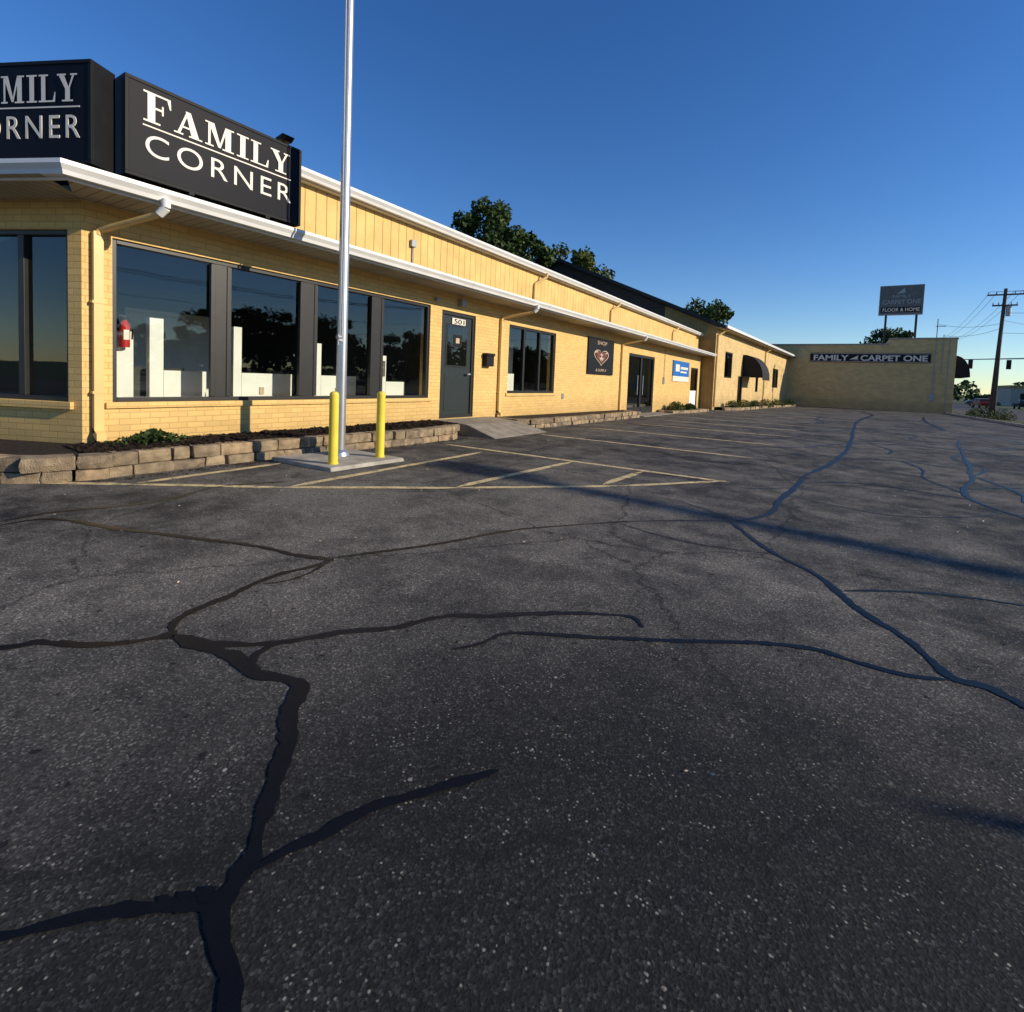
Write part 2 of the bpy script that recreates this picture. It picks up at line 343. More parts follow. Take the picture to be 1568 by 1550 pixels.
strip([(-1.07,.62),(-1.05,.70),(-1.01,.79),(-.98,.91),(-.91,1.01),(-.85,1.11),(-.78,1.22)],.032,.022)
strip([(-1.32,1.65),(-1.24,1.78),(-1.2,1.92),(-1,2.04),(-.75,2.2),(-.5,2.36),(-.26,2.53),(-.03,2.63),(.11,2.61),(.29,2.62),(.44,2.69)],.026,.036)
strip([(-.75,4.75),(-.56,4.35),(-.32,3.98),(-.07,3.72),(.07,3.4),(.21,3.16),(.33,3.01),(.4,2.82),(.46,2.7),(.57,2.72),(.64,2.64),(1.0,2.4),(1.6,2.5)],.036,.040)
strip([(.07,3.51),(.35,3.72),(.67,3.87),(.92,3.93),(1.6,4.1)],.022)
strip([(-.75,4.75),(-.49,5.18),(-.47,5.85),(-.38,7.28),(-.35,8.03),(0,10.5),(.19,14.2),(.35,20),(.5,25.4)],.055,.10)
strip([(2.8,19),(2.29,15.16),(1.66,9.89),(1.28,8.1),(1.35,7.31),(1.9,6.2)],.06,.05)
strip([(1.66,9.89),(1.9,8.6),(1.75,7.6),(2.2,6.6)],.04)
strip([(-2.55,1.55),(-2.48,1.66),(-2.49,1.83),(-2.57,2.0)],.02)
strip([(-.6,12),(.19,14.2),(1.4,15.3),(2.29,15.16),(3.6,17)],.07)
strip([(-3.2,10.2),(-2.2,9.8),(-1.6,11),(-.6,12)],.045)
strip([(-2.5,6.2),(-1.7,6.6),(-.9,6.4),(-.4,6.9)],.025)
strip([(3.2,24),(4.4,20),(4.0,16.5),(5.2,13)],.09)
strip([(-3,26),(-1,24),(.5,25.4),(3.2,24)],.10)
strip([(1.35,8.4),(2.1,9.2),(2.9,9.0)],.04)
strip([(-3.8,18.2),(-2,19.2),(-.5,18.6),(.3,20)],.08); strip([(.4,22),(2,21),(4.4,20)],.08); strip([(.5,25.4),(.9,32),(1.6,40),(1.2,50)],.13); strip([(3.2,24),(3.6,33),(4.4,42)],.12); strip([(-.38,7.28),(.3,7.9),(1.0,7.7),(1.32,7.6)],.03)
strip([(.0,10.5),(.9,11.2),(1.7,10.6)],.04); strip([(1.3,8.0),(1.0,9.0),(1.1,10.2),(.9,11.2)],.04); strip([(1.66,9.89),(2.0,11.2),(1.8,12.6),(2.2,14.2)],.04); strip([(-4.2,8.1),(-3.4,8.0),(-2.7,8.4)],.02); strip([(2.29,15.16),(3.2,14.3),(4.2,14.6)],.06)
strip([(-.32,3.98),(-.9,3.85),(-1.6,4.02)],.010); strip([(-1.9,5.0),(-1.4,5.2),(-.95,4.95),(-.75,4.75)],.014)
strip([(-.35,8.03),(-1.2,8.6),(-1.9,8.2),(-2.7,8.9)],.025); strip([(-.45,6.3),(.4,6.0),(1.0,6.4),(1.38,6.9)],.022); strip([(-.2,9.2),(.6,9.4),(1.1,9.1)],.03); strip([(.25,16.5),(-1.1,16.0),(-2.3,16.6)],.05); strip([(.8,12.2),(.9,13.4),(.6,14.6)],.04); strip([(2.5,16.4),(1.6,17.8),(1.9,19.6),(.4,21.5)],.06); strip([(4.0,16.5),(5.4,17.4),(6.6,16.8)],.07); strip([(2.2,12.9),(3.1,12.2),(3.4,11)],.045); strip([(-1.5,22),(-.6,24),(-1,28),(-.4,33)],.09); strip([(1.2,5.2),(1.9,5.6),(2.6,5.5)],.025); strip([(3.6,33),(1.9,34),(.95,32.5)],.12); strip([(4.2,28),(6.2,26),(7,27)],.1)
tar.build('crack_sealer',M_tar,fix=False)
pl=MB()
def line(x0,y0,x1,y1,w=.1):
    n=6; pts=[(x0+(x1-x0)*k/n+rnd.uniform(-.008,.008),y0+(y1-y0)*k/n+rnd.uniform(-.008,.008)) for k in range(n+1)]
    strip(pts,w,seg=2,jit=.07,mb=pl,dz=.002,wig=0,step=.08)
line(-6.48,1.45,-5.65,2.12,.09);line(-5.65,2.12,-4.55,2.98,.09); line(-4.55,2.98,-3.29,4.14,.09); line(-3.29,4.14,-2.05,5.45,.09); line(-2.05,5.45,-1.15,6.72,.09)
line(-5.67,2.17,-5.74,3.72); line(-4.53,3.05,-4.64,6.4); line(-3.33,4.15,-3.2,6.6); line(-2.22,5.4,-2.16,6.6)
line(-5.65,6.68,-1.1,6.66); line(-5.4,9.45,-1.2,9.3); line(-5.45,12.1,-1.1,12.0); line(-5.3,14.9,-1.0,14.8); line(-5.2,17.7,-1,17.6); line(-5.1,20.5,-.9,20.4);line(-5,23.3,-.8,23.2);line(-5,26.2,-.8,26.1);line(-4.8,29.2,-.6,29.1);line(-4.6,33,-.4,32.9)
pl.build('parking_line_marking',M_pl,fix=False)
# ---------------------------------------------------------------- main building
B=empty('strip_mall_building')
XW=-7.03
ops=[(2.45,7.77,.70,2.56),(8.12,9.27,.26,2.52),(10.65,13.1,.79,2.5),(19.1,22.3,-.1,2.34),(28.7,30.3,-.2,2.16)]
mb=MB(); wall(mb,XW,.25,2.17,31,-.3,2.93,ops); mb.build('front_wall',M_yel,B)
mb=MB(); mb.box(-20,-19.8,0,31,-.3,4); mb.box(-19.8,XW-.25,30.8,31,-.3,4); mb.build('rear_walls',M_yel2,B)
ch=empty('chamfer_wing',(XW,2.17,0),math.radians(-64.5)); ch.parent=B
mb=MB(); wall(mb,0,.25,-6,-.002,-.3,2.93,[(-3.4,-.17,.70,2.58)]); mb.build('chamfer_wall',M_yel,ch)
mb=MB(); mb.box(XW+.001,XW+.035,2.38,7.84,.63,.70); mb.box(XW+.001,XW+.035,10.58,13.17,.72,.79); mb.build('window_sill',M_yel,B,.004)
mb=MB(); mb.box(.001,.045,-3.45,-.1,.62,.70); mb.build('window_sill_b',M_yel,ch,.004)
def frame(mb,x,y0,y1,z0,z1,w=.06,d=.09,muls=[],mi=0):
    mb.box(x-d,x,y0,y0+w,z0,z1,mi); mb.box(x-d,x,y1-w,y1,z0,z1,mi)
    mb.box(x-d,x,y0+w,y1-w,z1-w,z1,mi); mb.box(x-d,x,y0+w,y1-w,z0,z0+w,mi)
    for a,b in muls: mb.box(x-d,x-.002,a,b,z0+w,z1-w,mi)
mb=MB(); frame(mb,XW-.03,2.452,7.768,.702,2.558,.05,.1,[(3.57,3.78),(4.89,5.14),(6.3,6.53)])
frame(mb,XW-.04,10.652,13.098,.792,2.498,.06,.09,[(11.42,11.5),(12.24,12.32)])
for a in (3.54,3.75,4.86,5.11,6.27,6.50): mb.box(XW-.05,XW-.02,a,a+.06,.76,2.50)
mb.build('window_frames',M_frame,B,.004)
mb=MB(); frame(mb,-.03,-3.398,-.172,.702,2.578,.05,.1,[(-.84,-.76),(-2.1,-2.02)]); mb.build('window_frames_b',M_frame,ch,.004)
mb=MB(); mb.poly([(XW-.08,2.5,.75),(XW-.08,7.72,.75),(XW-.08,7.72,2.51),(XW-.08,2.5,2.51)])
mb.poly([(XW-.09,10.7,.84),(XW-.09,13.05,.84),(XW-.09,13.05,2.45),(XW-.09,10.7,2.45)]); mb.build('window_glass_main',M_gl,B,fix=False)
mb=MB(); mb.poly([(-.08,-3.35,.75),(-.08,-.22,.75),(-.08,-.22,2.53),(-.08,-3.35,2.53)]); mb.build('window_glass_b',M_gl,ch,fix=False)
mb=MB()
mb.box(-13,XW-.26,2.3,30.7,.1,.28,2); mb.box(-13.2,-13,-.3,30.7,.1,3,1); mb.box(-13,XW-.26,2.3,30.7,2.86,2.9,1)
for ya in (8.0,14,18.6,23,28): mb.box(-13,XW-.26,ya-.06,ya,.28,2.86,1)
# knee wall behind the glass, posts and far partitions
mb.box(-7.62,-7.52,2.62,2.84,.28,1.55,0); mb.box(-7.62,-7.52,3.02,3.18,.28,1.75,0); mb.box(-7.62,-7.52,3.185,3.72,.28,1.08,0)
mb.box(-7.62,-7.52,4.10,4.22,.28,1.75,0); mb.box(-7.62,-7.52,4.225,5.05,.28,1.08,0)
mb.box(-7.62,-7.52,5.36,5.60,.28,1.62,0); mb.box(-7.62,-7.52,5.605,6.35,.28,1.08,0)
mb.box(-7.62,-7.52,6.82,7.08,.28,1.5,0); mb.box(-7.62,-7.52,7.085,7.6,.28,1.0,0)
mb.box(-11.5,-11.4,4.2,6.0,.28,2.2,0)
mb.box(-10,-9.2,3,4.2,.28,1.1,1); mb.box(-8.6,-8.1,11.6,12.6,.28,1.3,0); mb.box(-8.4,-8.35,12.2,12.9,1.3,2.2,0)
mb.box(-7.518,-7.505,4.5,4.57,.76,.87,3); mb.box(-7.518,-7.505,5.9,5.97,.76,.87,3); mb.box(-7.518,-7.50,6.86,7.04,1.1,1.4,2)
mb.build('interior_fitout',[M_int,M_intd,M_floor,M_cream],B)
mb=MB(); frame(mb,XW-.03,8.122,9.268,.262,2.518,.07,.1)
mb.box(XW-.12,XW-.06,8.195,9.195,.28,2.44,1)
mb.box(XW-.058,XW-.05,8.32,9.07,1.35,2.28,0); mb.box(XW-.05,XW-.045,8.36,9.03,1.39,2.24,2); mb.box(XW-.058,XW-.052,8.32,9.07,.42,1.22,1)
mb.cyl((XW-.03,9.08,1.22),(XW+.03,9.08,1.22),.02,.02,8,3); mb.box(XW-.02,XW+.04,8.99,9.1,1.2,1.23,3)
frame(mb,XW-.03,19.102,22.298,-.09,2.338,.1,.1,[(20.62,20.78)]); mb.box(XW-.06,XW-.045,20.35,20.4,.7,1.5,3); mb.box(XW-.06,XW-.045,21.0,21.05,.7,1.5,3)
mb.box(XW-.1,XW-.02,19.2,20.62,-.08,.2,0);mb.box(XW-.1,XW-.02,20.78,22.2,-.08,.2,0)
frame(mb,XW-.03,28.702,30.298,-.19,2.158,.1,.1); mb.box(XW-.1,XW-.05,28.8,30.2,-.15,.9,4)
mb.build('doors',[M_frame,M_door,M_gl,M_galv,M_int],B,.003)
mb=MB(); mb.poly([(XW-.07,19.2,.2),(XW-.07,22.2,.2),(XW-.07,22.2,2.24),(XW-.07,19.2,2.24)]); mb.poly([(XW-.07,28.8,.9),(XW-.07,30.2,.9),(XW-.07,30.2,2.06),(XW-.07,28.8,2.06)]); mb.build('door_glass',M_gl,B,fix=False)
mb=MB(); mb.box(XW-.044,XW-.04,8.5,8.95,2.27,2.40,0); mb.box(XW-.044,XW-.041,8.55,8.85,1.8,2.05,1); mb.box(XW-.044,XW-.0395,8.64,8.76,1.87,1.98,2); mb.build('door_notices',[M_let,M_blk2,M_cream],B)
text('501',.34,.10,(XW-.035,8.55,2.285),(math.pi/2,0,math.pi/2),M_blk2,B,'door_number')
SOF=2.90
e0=(-6.33,31);e1=(-6.33,1.84); dirL=Vector((-.9026,-.4305)); e2=Vector(e1)+dirL*6
mb=MB(); mb.poly([(-7.1,31,SOF),(e0[0],31,SOF),(e1[0],e1[1],SOF),(-7.1,2.14,SOF)]); mb.build('soffit',M_soff,B,fix=False)
s=MB(); s.poly([(.68,.3,SOF-.001),(.68,-6,SOF-.001),(-.05,-6,SOF-.001),(-.05,.02,SOF-.001)]); so=s.build('soffit_b',M_soff,ch,fix=False)
prof=[(0,0),(.07,0),(.085,.04),(.12,.085),(.12,.125),(.105,.125),(.1,.1),(.0,.1)]
mb=MB(); gp=[(e2.x,e2.y,SOF),(e1[0],e1[1],SOF),(e0[0],e0[1],SOF)]
mb.extrude_path(gp,prof)
mb.extrude_path(gp,[(-.03,-.025),(-.002,-.025),(-.002,.14),(-.03,.14)])
for y in (5,8.1,11.2,14.3,17.4,20.5,23.6,26.7): mb.extrude_path([(e1[0],y,SOF-.002),(e1[0],y+.05,SOF-.002)],[(o*1.03+.001,z*1.01) for o,z in prof])
mb.build('eave_gutter',M_white,B)
mb=MB(); rb=[(e2.x,e2.y,3.04),(e1[0],e1[1],3.04),(e0[0],e0[1],3.04),(-7.25,31,3.16),(-7.25,2.4,3.16),(-7.25-4,2.4-1.9,3.16)]
mb.poly(rb[:2]+[rb[4],rb[5]]); mb.poly([rb[1],rb[2],rb[3],rb[4]]); mb.build('pent_roof',M_shg,B,fix=False)
mb=MB(); mb.box(-7.35,-7.2,2.6,31,3.0,4.08); mb.build('upper_wall',M_sid,B)
mb=MB(); mb.extrude_path([(-7.08,2.4,4.05),(-7.08,31.0,4.05)],[(0,0),(.07,0),(.085,.04),(.12,.085),(.12,.13),(.1,.13),(.0,.11)]); mb.box(-7.2,-7.085,2.4,31,4.03,4.17); mb.build('upper_gutter',M_white,B)
mb=MB(); mb.hexa([(-7.06,2.3,4.17),(-7.06,31,4.17),(-14,31,4.45),(-14,2.3,4.45),(-7.06,2.3,4.2),(-7.06,31,4.2),(-14,31,4.5),(-14,2.3,4.5)]); mb.box(-14,-7.35,2.6,2.7,3,4.17); mb.build('main_roof',M_shg,B)
def downspout(mb,y,zb,mi=1,mi0=0):
    x0=-6.22
    mb.tube([(x0,y+.35,2.92),(x0,y+.35,2.83),(x0-.06,y+.31,2.76)],.045,12,mi0)
    mb.tube([(x0-.06,y+.31,2.76),(XW+.06,y+.02,2.60),(XW+.05,y,2.55)],.036,12,mi)
    mb.box(XW+.012,XW+.075,y-.045,y+.045,zb,2.58,mi)
    for z in (.8,1.8): mb.box(XW+.001,XW+.08,y-.06,y+.06,z,z+.03,mi)
    mb.hexa([(XW+.01,y-.045,zb-.02),(XW+.14,y-.045,zb-.08),(XW+.14,y+.045,zb-.08),(XW+.01,y+.045,zb-.02),(XW+.01,y-.045,zb+.06),(XW+.14,y-.045,zb),(XW+.14,y+.045,zb),(XW+.01,y+.045,zb+.06)],mi)
mb=MB(); downspout(mb,2.3,.36); downspout(mb,10.25,.32); downspout(mb,18.25,.12)
for y in (12.0,17.4,25.3):
    mb.tube([(-6.98,y+.35,4.06),(-6.99,y+.33,3.95),(-7.15,y+.05,3.75),(-7.16,y,3.7),(-7.16,y,3.2)],.035,10,1)
mb.build('downspouts',[M_white,M_dsy],B,smooth=True)
mb=MB(); mb.box(XW+.002,XW+.13,9.58,9.86,1.42,1.68,0); mb.box(XW+.002,XW+.15,9.56,9.88,1.66,1.72,0); mb.build('mailbox',M_blk2,B,.012)
mb=MB(); mb.box(-7.2,-7.13,7.3,7.42,3.62,3.75,0); mb.tube([(-7.18,7.36,3.65),(-7.18,7.36,3.2)],.012,6,0); mb.box(XW,XW+.1,7.85,7.93,2.66,2.72,0)
mb.box(XW+.001,XW+.03,13.6,13.72,.62,.78,0); mb.box(XW+.001,XW+.05,23.6,23.8,1.2,1.5,0); mb.tube([(XW+.03,23.7,1.5),(XW+.03,23.7,2.88)],.015,6,0); mb.box(XW+.002,XW+.12,8.62,8.78,2.66,2.80,0)
mb.build('junction_box',M_galv,B,.004)
ps=empty('wall_poster_sign')
mb=MB(); mb.box(XW+.003,XW+.05,15.25,17.4,1.42,2.62,0)
def shape(mb,x,y,z,ry,rz,mi,f,n=40):
    mb.poly([(x,y+ry*f(2*math.pi*k/n)[0],z+rz*f(2*math.pi*k/n)[1]) for k in range(n)],mi)
circ=lambda t:(math.cos(t),math.sin(t))
heart=lambda t:(math.sin(t)**3,(13*math.cos(t)-5*math.cos(2*t)-2*math.cos(3*t)-math.cos(4*t))/16)
X=XW+.052
shape(mb,X,16.32,2.02,.62,.30,1,heart); shape(mb,X+.002,16.32,2.02,.56,.265,0,heart); shape(mb,X+.003,16.32,2.02,.46,.215,2,heart); shape(mb,X+.004,16.32,2.0,.17,.13,1,circ)
shape(mb,X+.006,16.22,2.03,.06,.04,0,circ); shape(mb,X+.006,16.42,2.03,.06,.04,0,circ); mb.box(X+.005,X+.007,16.24,16.40,1.90,1.92,0)
for a in (15.75,16.62): mb.hexa([(X+.004,a,2.12),(X+.006,a,2.12),(X+.006,a+.25,2.16),(X+.004,a+.25,2.16),(X+.004,a,2.16),(X+.006,a,2.16),(X+.006,a+.25,2.2),(X+.004,a+.25,2.2)],1)
mb.build('poster_panel',[M_blk2,M_cream,M_prd],ps)
text('SHOP',.8,.12,(X+.001,15.92,2.42),(math.pi/2,0,math.pi/2),M_cream,ps); text('& SUPPLY',.9,.09,(X+.001,15.87,1.52),(math.pi/2,0,math.pi/2),M_cream,ps)
bs=empty('blue_wall_sign')
mb=MB(); mb.box(XW+.003,XW+.05,25.1,28.1,1.62,2.38,0); mb.box(XW+.003,XW+.045,25.1,28.1,1.36,1.618,1); mb.box(XW+.051,XW+.054,25.5,26.2,1.85,2.2,1);mb.box(XW+.051,XW+.054,26.4,27.8,1.98,2.1,1);mb.box(XW+.051,XW+.054,26.4,27.6,1.80,1.88,1); mb.build('panel',[M_blue,M_let],bs)
# ---------------------------------------------------------------- corner signs
def serif(word,mb,x0,z0,widths,heights,xf):
    lay=[0]
    def P(pts):
        lay[0]+=1
        mb.poly([xf(p[0],p[1],.0003*lay[0]) for p in pts])
    x=x0
    for chh,w,h in zip(word,widths,heights):
        def q(*pts): P([(x+a*w,z0+b*h) for a,b in pts])
        se=.06
        def sr(a,b,z,top=False): q((a,z),(b,z),(b,z+se),(a,z+se))
        if chh=='I': q((.3,0),(.7,0),(.7,1),(.3,1)); sr(.05,.95,0); sr(.05,.95,1-se)
        if chh=='L': q((.16,0),(.4,0),(.4,1),(.16,1)); sr(.02,.56,1-se); sr(.02,.92,0); q((.8,0),(.95,0),(.98,.36),(.93,.36))
        if chh=='F': q((.16,0),(.42,0),(.42,1),(.16,1)); sr(.02,.6,0); sr(.02,.95,1-se); q((.82,1),(.96,1),(.98,.66),(.93,.66)); q((.42,.48),(.68,.48),(.68,.55),(.42,.55)); q((.65,.36),(.71,.36),(.71,.67),(.65,.67))
        if chh=='A': q((.1,0),(.2,0),(.52,1),(.44,1)); q((.62,0),(.9,0),(.58,1),(.40,1)); q((.22,.3),(.72,.3),(.70,.37),(.24,.37)); sr(0,.32,0); sr(.52,1,0)
        if chh=='M': q((.12,0),(.2,0),(.2,1),(.12,1)); q((.12,1),(.32,1),(.56,.05),(.46,.05)); q((.48,.05),(.54,.05),(.78,1),(.70,1)); q((.70,0),(.90,0),(.90,1),(.70,1)); sr(.02,.30,0); sr(.60,1,0); sr(.02,.28,1-se); sr(.74,1,1-se)
        if chh=='Y': q((.05,1),(.32,1),(.62,.42),(.42,.42)); q((.78,1),(.88,1),(.60,.42),(.52,.42)); q((.40,0),(.64,0),(.64,.5),(.40,.5)); sr(0,.44,1-se); sr(.66,1,1-se); sr(.24,.8,0)
        x+=w*1.08
def corner_sign(name,loc,rz,L,mL=.16,mR=.15):
    e=empty(name,loc,rz)
    mb=MB(); mb.box(-.26,-.012,0,L,0,1.0,0); mb.box(-.012,0,.035,L-.035,.035,.965,1)
    for a,b,c,d in ((0,L,0,.035),(0,L,.965,1.0)): mb.box(-.012,.008,a,b,c,d,0)
    mb.box(-.012,.008,0,.035,.035,.965,0); mb.box(-.012,.008,L-.035,L,.035,.965,0)
    for yy in (.3,L-.35): mb.box(-.2,-.05,yy,yy+.06,-.12,0,0)
    mb.box(-.03,.02,L*.75,L*.75+.06,-.03,.0,0); mb.box(-.03,.02,L*.3,L*.3+.06,-.03,.0,0)
    mb.build('cabinet',[M_signbox,M_signblk],e,.003)
    W=L-mL-mR
    mb=MB(); ws=[.27,.29,.33,.16,.24,.27]; tot=sum(ws)*1.08; sc=W/tot; ws=[w*sc for w in ws]
    serif('FAMILY',mb,mL,.60,ws,[.31,.265,.265,.265,.265,.265],lambda a,b,c:(.003+c,a,b))
    mb.box(.001,.004,mL,L-mR,.548,.562)
    mb.build('serif_lettering',M_let,e,fix=False)
    text('CORNER',W-.02,.225,(.002,mL+.005,.255),(math.pi/2,0,math.pi/2),M_let,e,'lettering',-.003,sp=1.25)
    return e
corner_sign('storefront_sign',(-6.32,2.31,3.1),0,2.02)
a=math.radians(-64.5); Lx=1.62
ex,ey=-6.36,2.05
corner_sign('storefront_sign',(ex-.9026*Lx,ey-.4305*Lx,3.1),a,Lx,.1,.13)
fl=empty('flood_light')
mb=MB(); mb.tube([(-6.5,4.18,4.05),(-6.5,4.18,4.20)],.012,8,0); mb.hexa([(-6.53,4.1,4.19),(-6.43,4.1,4.19),(-6.43,4.26,4.19),(-6.53,4.26,4.19),(-6.55,4.09,4.22),(-6.38,4.09,4.25),(-6.38,4.27,4.25),(-6.55,4.27,4.22)],0)
mb.build('lamp_head',M_signbox,fl,.004)
fe=empty('fire_extinguisher')
mb=MB(); x,y=-7.45,2.72
mb.cyl((x,y,1.35),(x,y,1.62),.055,.055,16,0); mb.cyl((x,y,1.62),(x,y,1.68),.055,.022,16,0); mb.cyl((x,y,1.68),(x,y,1.72),.018,.018,10,1); mb.box(x-.01,x+.01,y-.06,y+.03,1.72,1.74,1)
mb.tube([(x,y+.03,1.71),(x,y+.09,1.66),(x,y+.08,1.45)],.01,8,1); mb.box(x+.054,x+.058,y-.03,y+.03,1.44,1.56,2)
mb.build('cylinder_body',[M_red,M_blk2,M_let],fe,smooth=True)
# ---------------------------------------------------------------- second building
B2=empty('commercial_building')
a2=math.atan2(1.4,28); W2=empty('front_wing',(-6.3,31.0,0),-a2); W2.parent=B2
mb=MB(); wall(mb,0,.25,0,28.2,-.6,4.6,[(2.3,4.2,1.75,3.35),(6.1,7.5,-.4,1.95),(12,13,.9,2.9),(19.3,22.2,1.3,3.0)]); mb.build('front_wall',M_yel2,W2)
mb=MB(); frame(mb,-.03,2.3,4.2,1.75,3.35,.08); frame(mb,-.03,6.1,7.5,-.4,1.95,.1); frame(mb,-.03,12,13,.9,2.9,.08); frame(mb,-.03,19.3,22.2,1.3,3.0,.1,.09,[(20.6,20.75)]); mb.build('frames',M_frame,W2)
mb=MB()
for (c0,c1,d0,d1) in ((2.3,4.2,1.75,3.35),(6.1,7.5,-.4,1.95),(12,13,.9,2.9),(19.3,22.2,1.3,3.0)): mb.poly([(-.08,c0,d0),(-.08,c1,d0),(-.08,c1,d1),(-.08,c0,d1)])
mb.build('glass',M_gl,W2,fix=False)
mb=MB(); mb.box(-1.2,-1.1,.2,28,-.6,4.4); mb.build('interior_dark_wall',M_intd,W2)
mb=MB(); mb.box(-.02,.5,-.1,28.2,4.5,4.56,0); mb.box(.5,.62,-.15,28.2,4.5,4.66,1); mb.tube([(.5,.6,4.5),(.3,.5,4.35),(.06,.2,4.1),(.06,.2,0)],.05,10,2); mb.tube([(.5,15.6,4.5),(.06,15.2,4.1),(.06,15.2,0)],.05,10,2); mb.build('eave',[M_soff,M_white,M_dsy],W2)
G0=30.95
mb=MB(); mb.poly([(-16.5,G0,9.15),(-26.5,G0,4.6),(-26.5,G0,-.5),(-9.3,G0,-.5),(-9.3,G0,5.9)],0)
mb.poly([(-9.3,G0,5.9),(-9.3,G0,-.5),(-6.3,G0,-.5),(-6.3,G0,4.62)],1)
mb.build('gable_end',[M_dark_sid,M_brown],B2,fix=False)
mb=MB()
def slab(a,b,c,d,t,mi): mb.hexa([(*p[:2],p[2]-t) for p in (a,b,c,d)]+[a,b,c,d],mi)
slab((-5.75,30.7,4.60),(-5.75+1.4,59,4.5),(-16.5,59,9.3),(-16.5,30.7,9.3),.12,0)
slab((-16.5,30.7,9.3),(-16.5,59,9.3),(-27,59,4.6),(-27,30.7,4.6),.12,0)
mb.hexa([(-5.74,30.62,4.40),(-5.74,30.69,4.40),(-16.5,30.69,9.1),(-16.5,30.62,9.1),(-5.74,30.62,4.62),(-5.74,30.69,4.62),(-16.5,30.69,9.32),(-16.5,30.62,9.32)],0)
mb.build('gable_roof',M_shg,B2)
aw=empty('door_awning'); aw.parent=W2
mb=MB(); n=8; y0,y1=7.2,9.8
ring=[(1.3*math.sin(t*math.pi/2/n),1.95+1.5*math.cos(t*math.pi/2/n)) for t in range(n+1)]
for k in range(n): mb.poly([(ring[k][0]+.01,y0,ring[k][1]),(ring[k+1][0]+.01,y0,ring[k+1][1]),(ring[k+1][0]+.01,y1,ring[k+1][1]),(ring[k][0]+.01,y1,ring[k][1])])
for yy in (y0,y1): mb.poly([(.01,yy,1.95)]+[(r[0]+.01,yy,r[1]) for r in ring])
mb.box(1.29,1.31,y0,y1,1.75,1.95); mb.build('awning_canvas',M_awn,aw)
# ---------------------------------------------------------------- far store
B3=empty('carpet_store_building')
FY=59
mb=MB(); mb.box(-9,3.25,FY,FY+22,-.7,5.75); mb.box(3.25,8.1,FY-.004,FY+22,-.7,6.25); mb.build('walls',M_yel2,B3)
mb=MB(); mb.box(-9,3.24,FY-.06,FY-.004,5.68,5.82); mb.box(3.2,8.15,FY-.07,FY-.01,6.2,6.34); mb.box(8.1,8.16,FY,FY+22,6.2,6.34); mb.build('parapet_coping',M_conc,B3)
mb=MB(); mb.box(7.55,7.6,FY-.05,FY-.005,-.3,6.1,0); mb.box(6.6,6.66,FY-.06,FY-.006,.6,8.0,0); mb.box(7.1,7.15,FY-.06,FY-.006,3.2,6.6,0); mb.box(6.45,6.8,FY-.14,FY-.006,.7,1.3,0); mb.box(6.5,7.2,FY-.06,FY-.02,7.3,7.36,0); mb.build('conduit_and_meter',M_galv,B3)
ring=[(1.1*math.sin(t*math.pi/2/n),2.9+1.9*math.cos(t*math.pi/2/n)) for t in range(n+1)]
mb=MB()
for k in range(n): mb.poly([(8.11+ring[k][0],FY+.6,ring[k][1]),(8.11+ring[k+1][0],FY+.6,ring[k+1][1]),(8.11+ring[k+1][0],FY+5,ring[k+1][1]),(8.11+ring[k][0],FY+5,ring[k][1])])
for yy in (FY+.6,FY+5): mb.poly([(8.11,yy,2.9)]+[(8.11+r[0],yy,r[1]) for r in ring])
mb.build('side_awning',M_awn,B3)
s3=empty('wall_lettering_sign',(-3.0,FY-.1,4.05))
mb=MB(); mb.box(0,9.35,0,.08,0,.88,0)
for a,b,c,d in ((.06,9.29,.05,.08),(.06,9.29,.80,.83)): mb.box(a,b,-.012,-.001,c,d,1)
mb.poly([(3.25,-.02,.25),(3.95,-.02,.66),(3.9,-.02,.3)],1); mb.poly([(3.3,-.022,.2),(4.0,-.022,.25),(4.0,-.022,.2)],1)
mb.build('panel',[M_blk2,M_let],s3)
text('FAMILY',2.9,.54,(.25,-.02,.17),(math.pi/2,0,0),M_let,s3,'lettering',.03)
text('CARPET ONE',5.0,.54,(4.12,-.02,.17),(math.pi/2,0,0),M_let,s3,'lettering',.03)
bb=empty('billboard_sign',(2.45,63,0))
mb=MB(); mb.box(0,3.4,0,.3,9.0,11.75,0); mb.box(-.04,3.44,-.03,.33,11.75,11.82,1); mb.box(-.04,3.44,-.03,.33,8.93,9.0,1); mb.box(-.04,0,-.03,.33,9.0,11.75,1); mb.box(3.4,3.44,-.03,.33,9.0,11.75,1)
mb.box(.5,.68,.05,.23,5,8.93,2); mb.box(2.9,3.08,.05,.23,5,8.93,2)
mb.poly([(1.3,-.012,10.95),(1.9,-.012,11.55),(2.0,-.012,11.1)],1)
mb.build('panel',[M_gray,M_galv,M_frame],bb)
text('FAMILY',1.4,.26,(1.0,-.03,10.6),(math.pi/2,0,0),M_galv,bb,'lettering',.01)
text('CARPET ONE',3.0,.42,(.2,-.03,10.0),(math.pi/2,0,0),M_galv,bb,'lettering',.01)
mb=MB(); mb.box(.15,3.25,-.02,-.001,9.2,9.7); mb.build('strip',M_blk2,bb)
text('FLOOR & HOME',2.9,.34,(.25,-.035,9.28),(math.pi/2,0,0),M_let,bb,'lettering',.01)
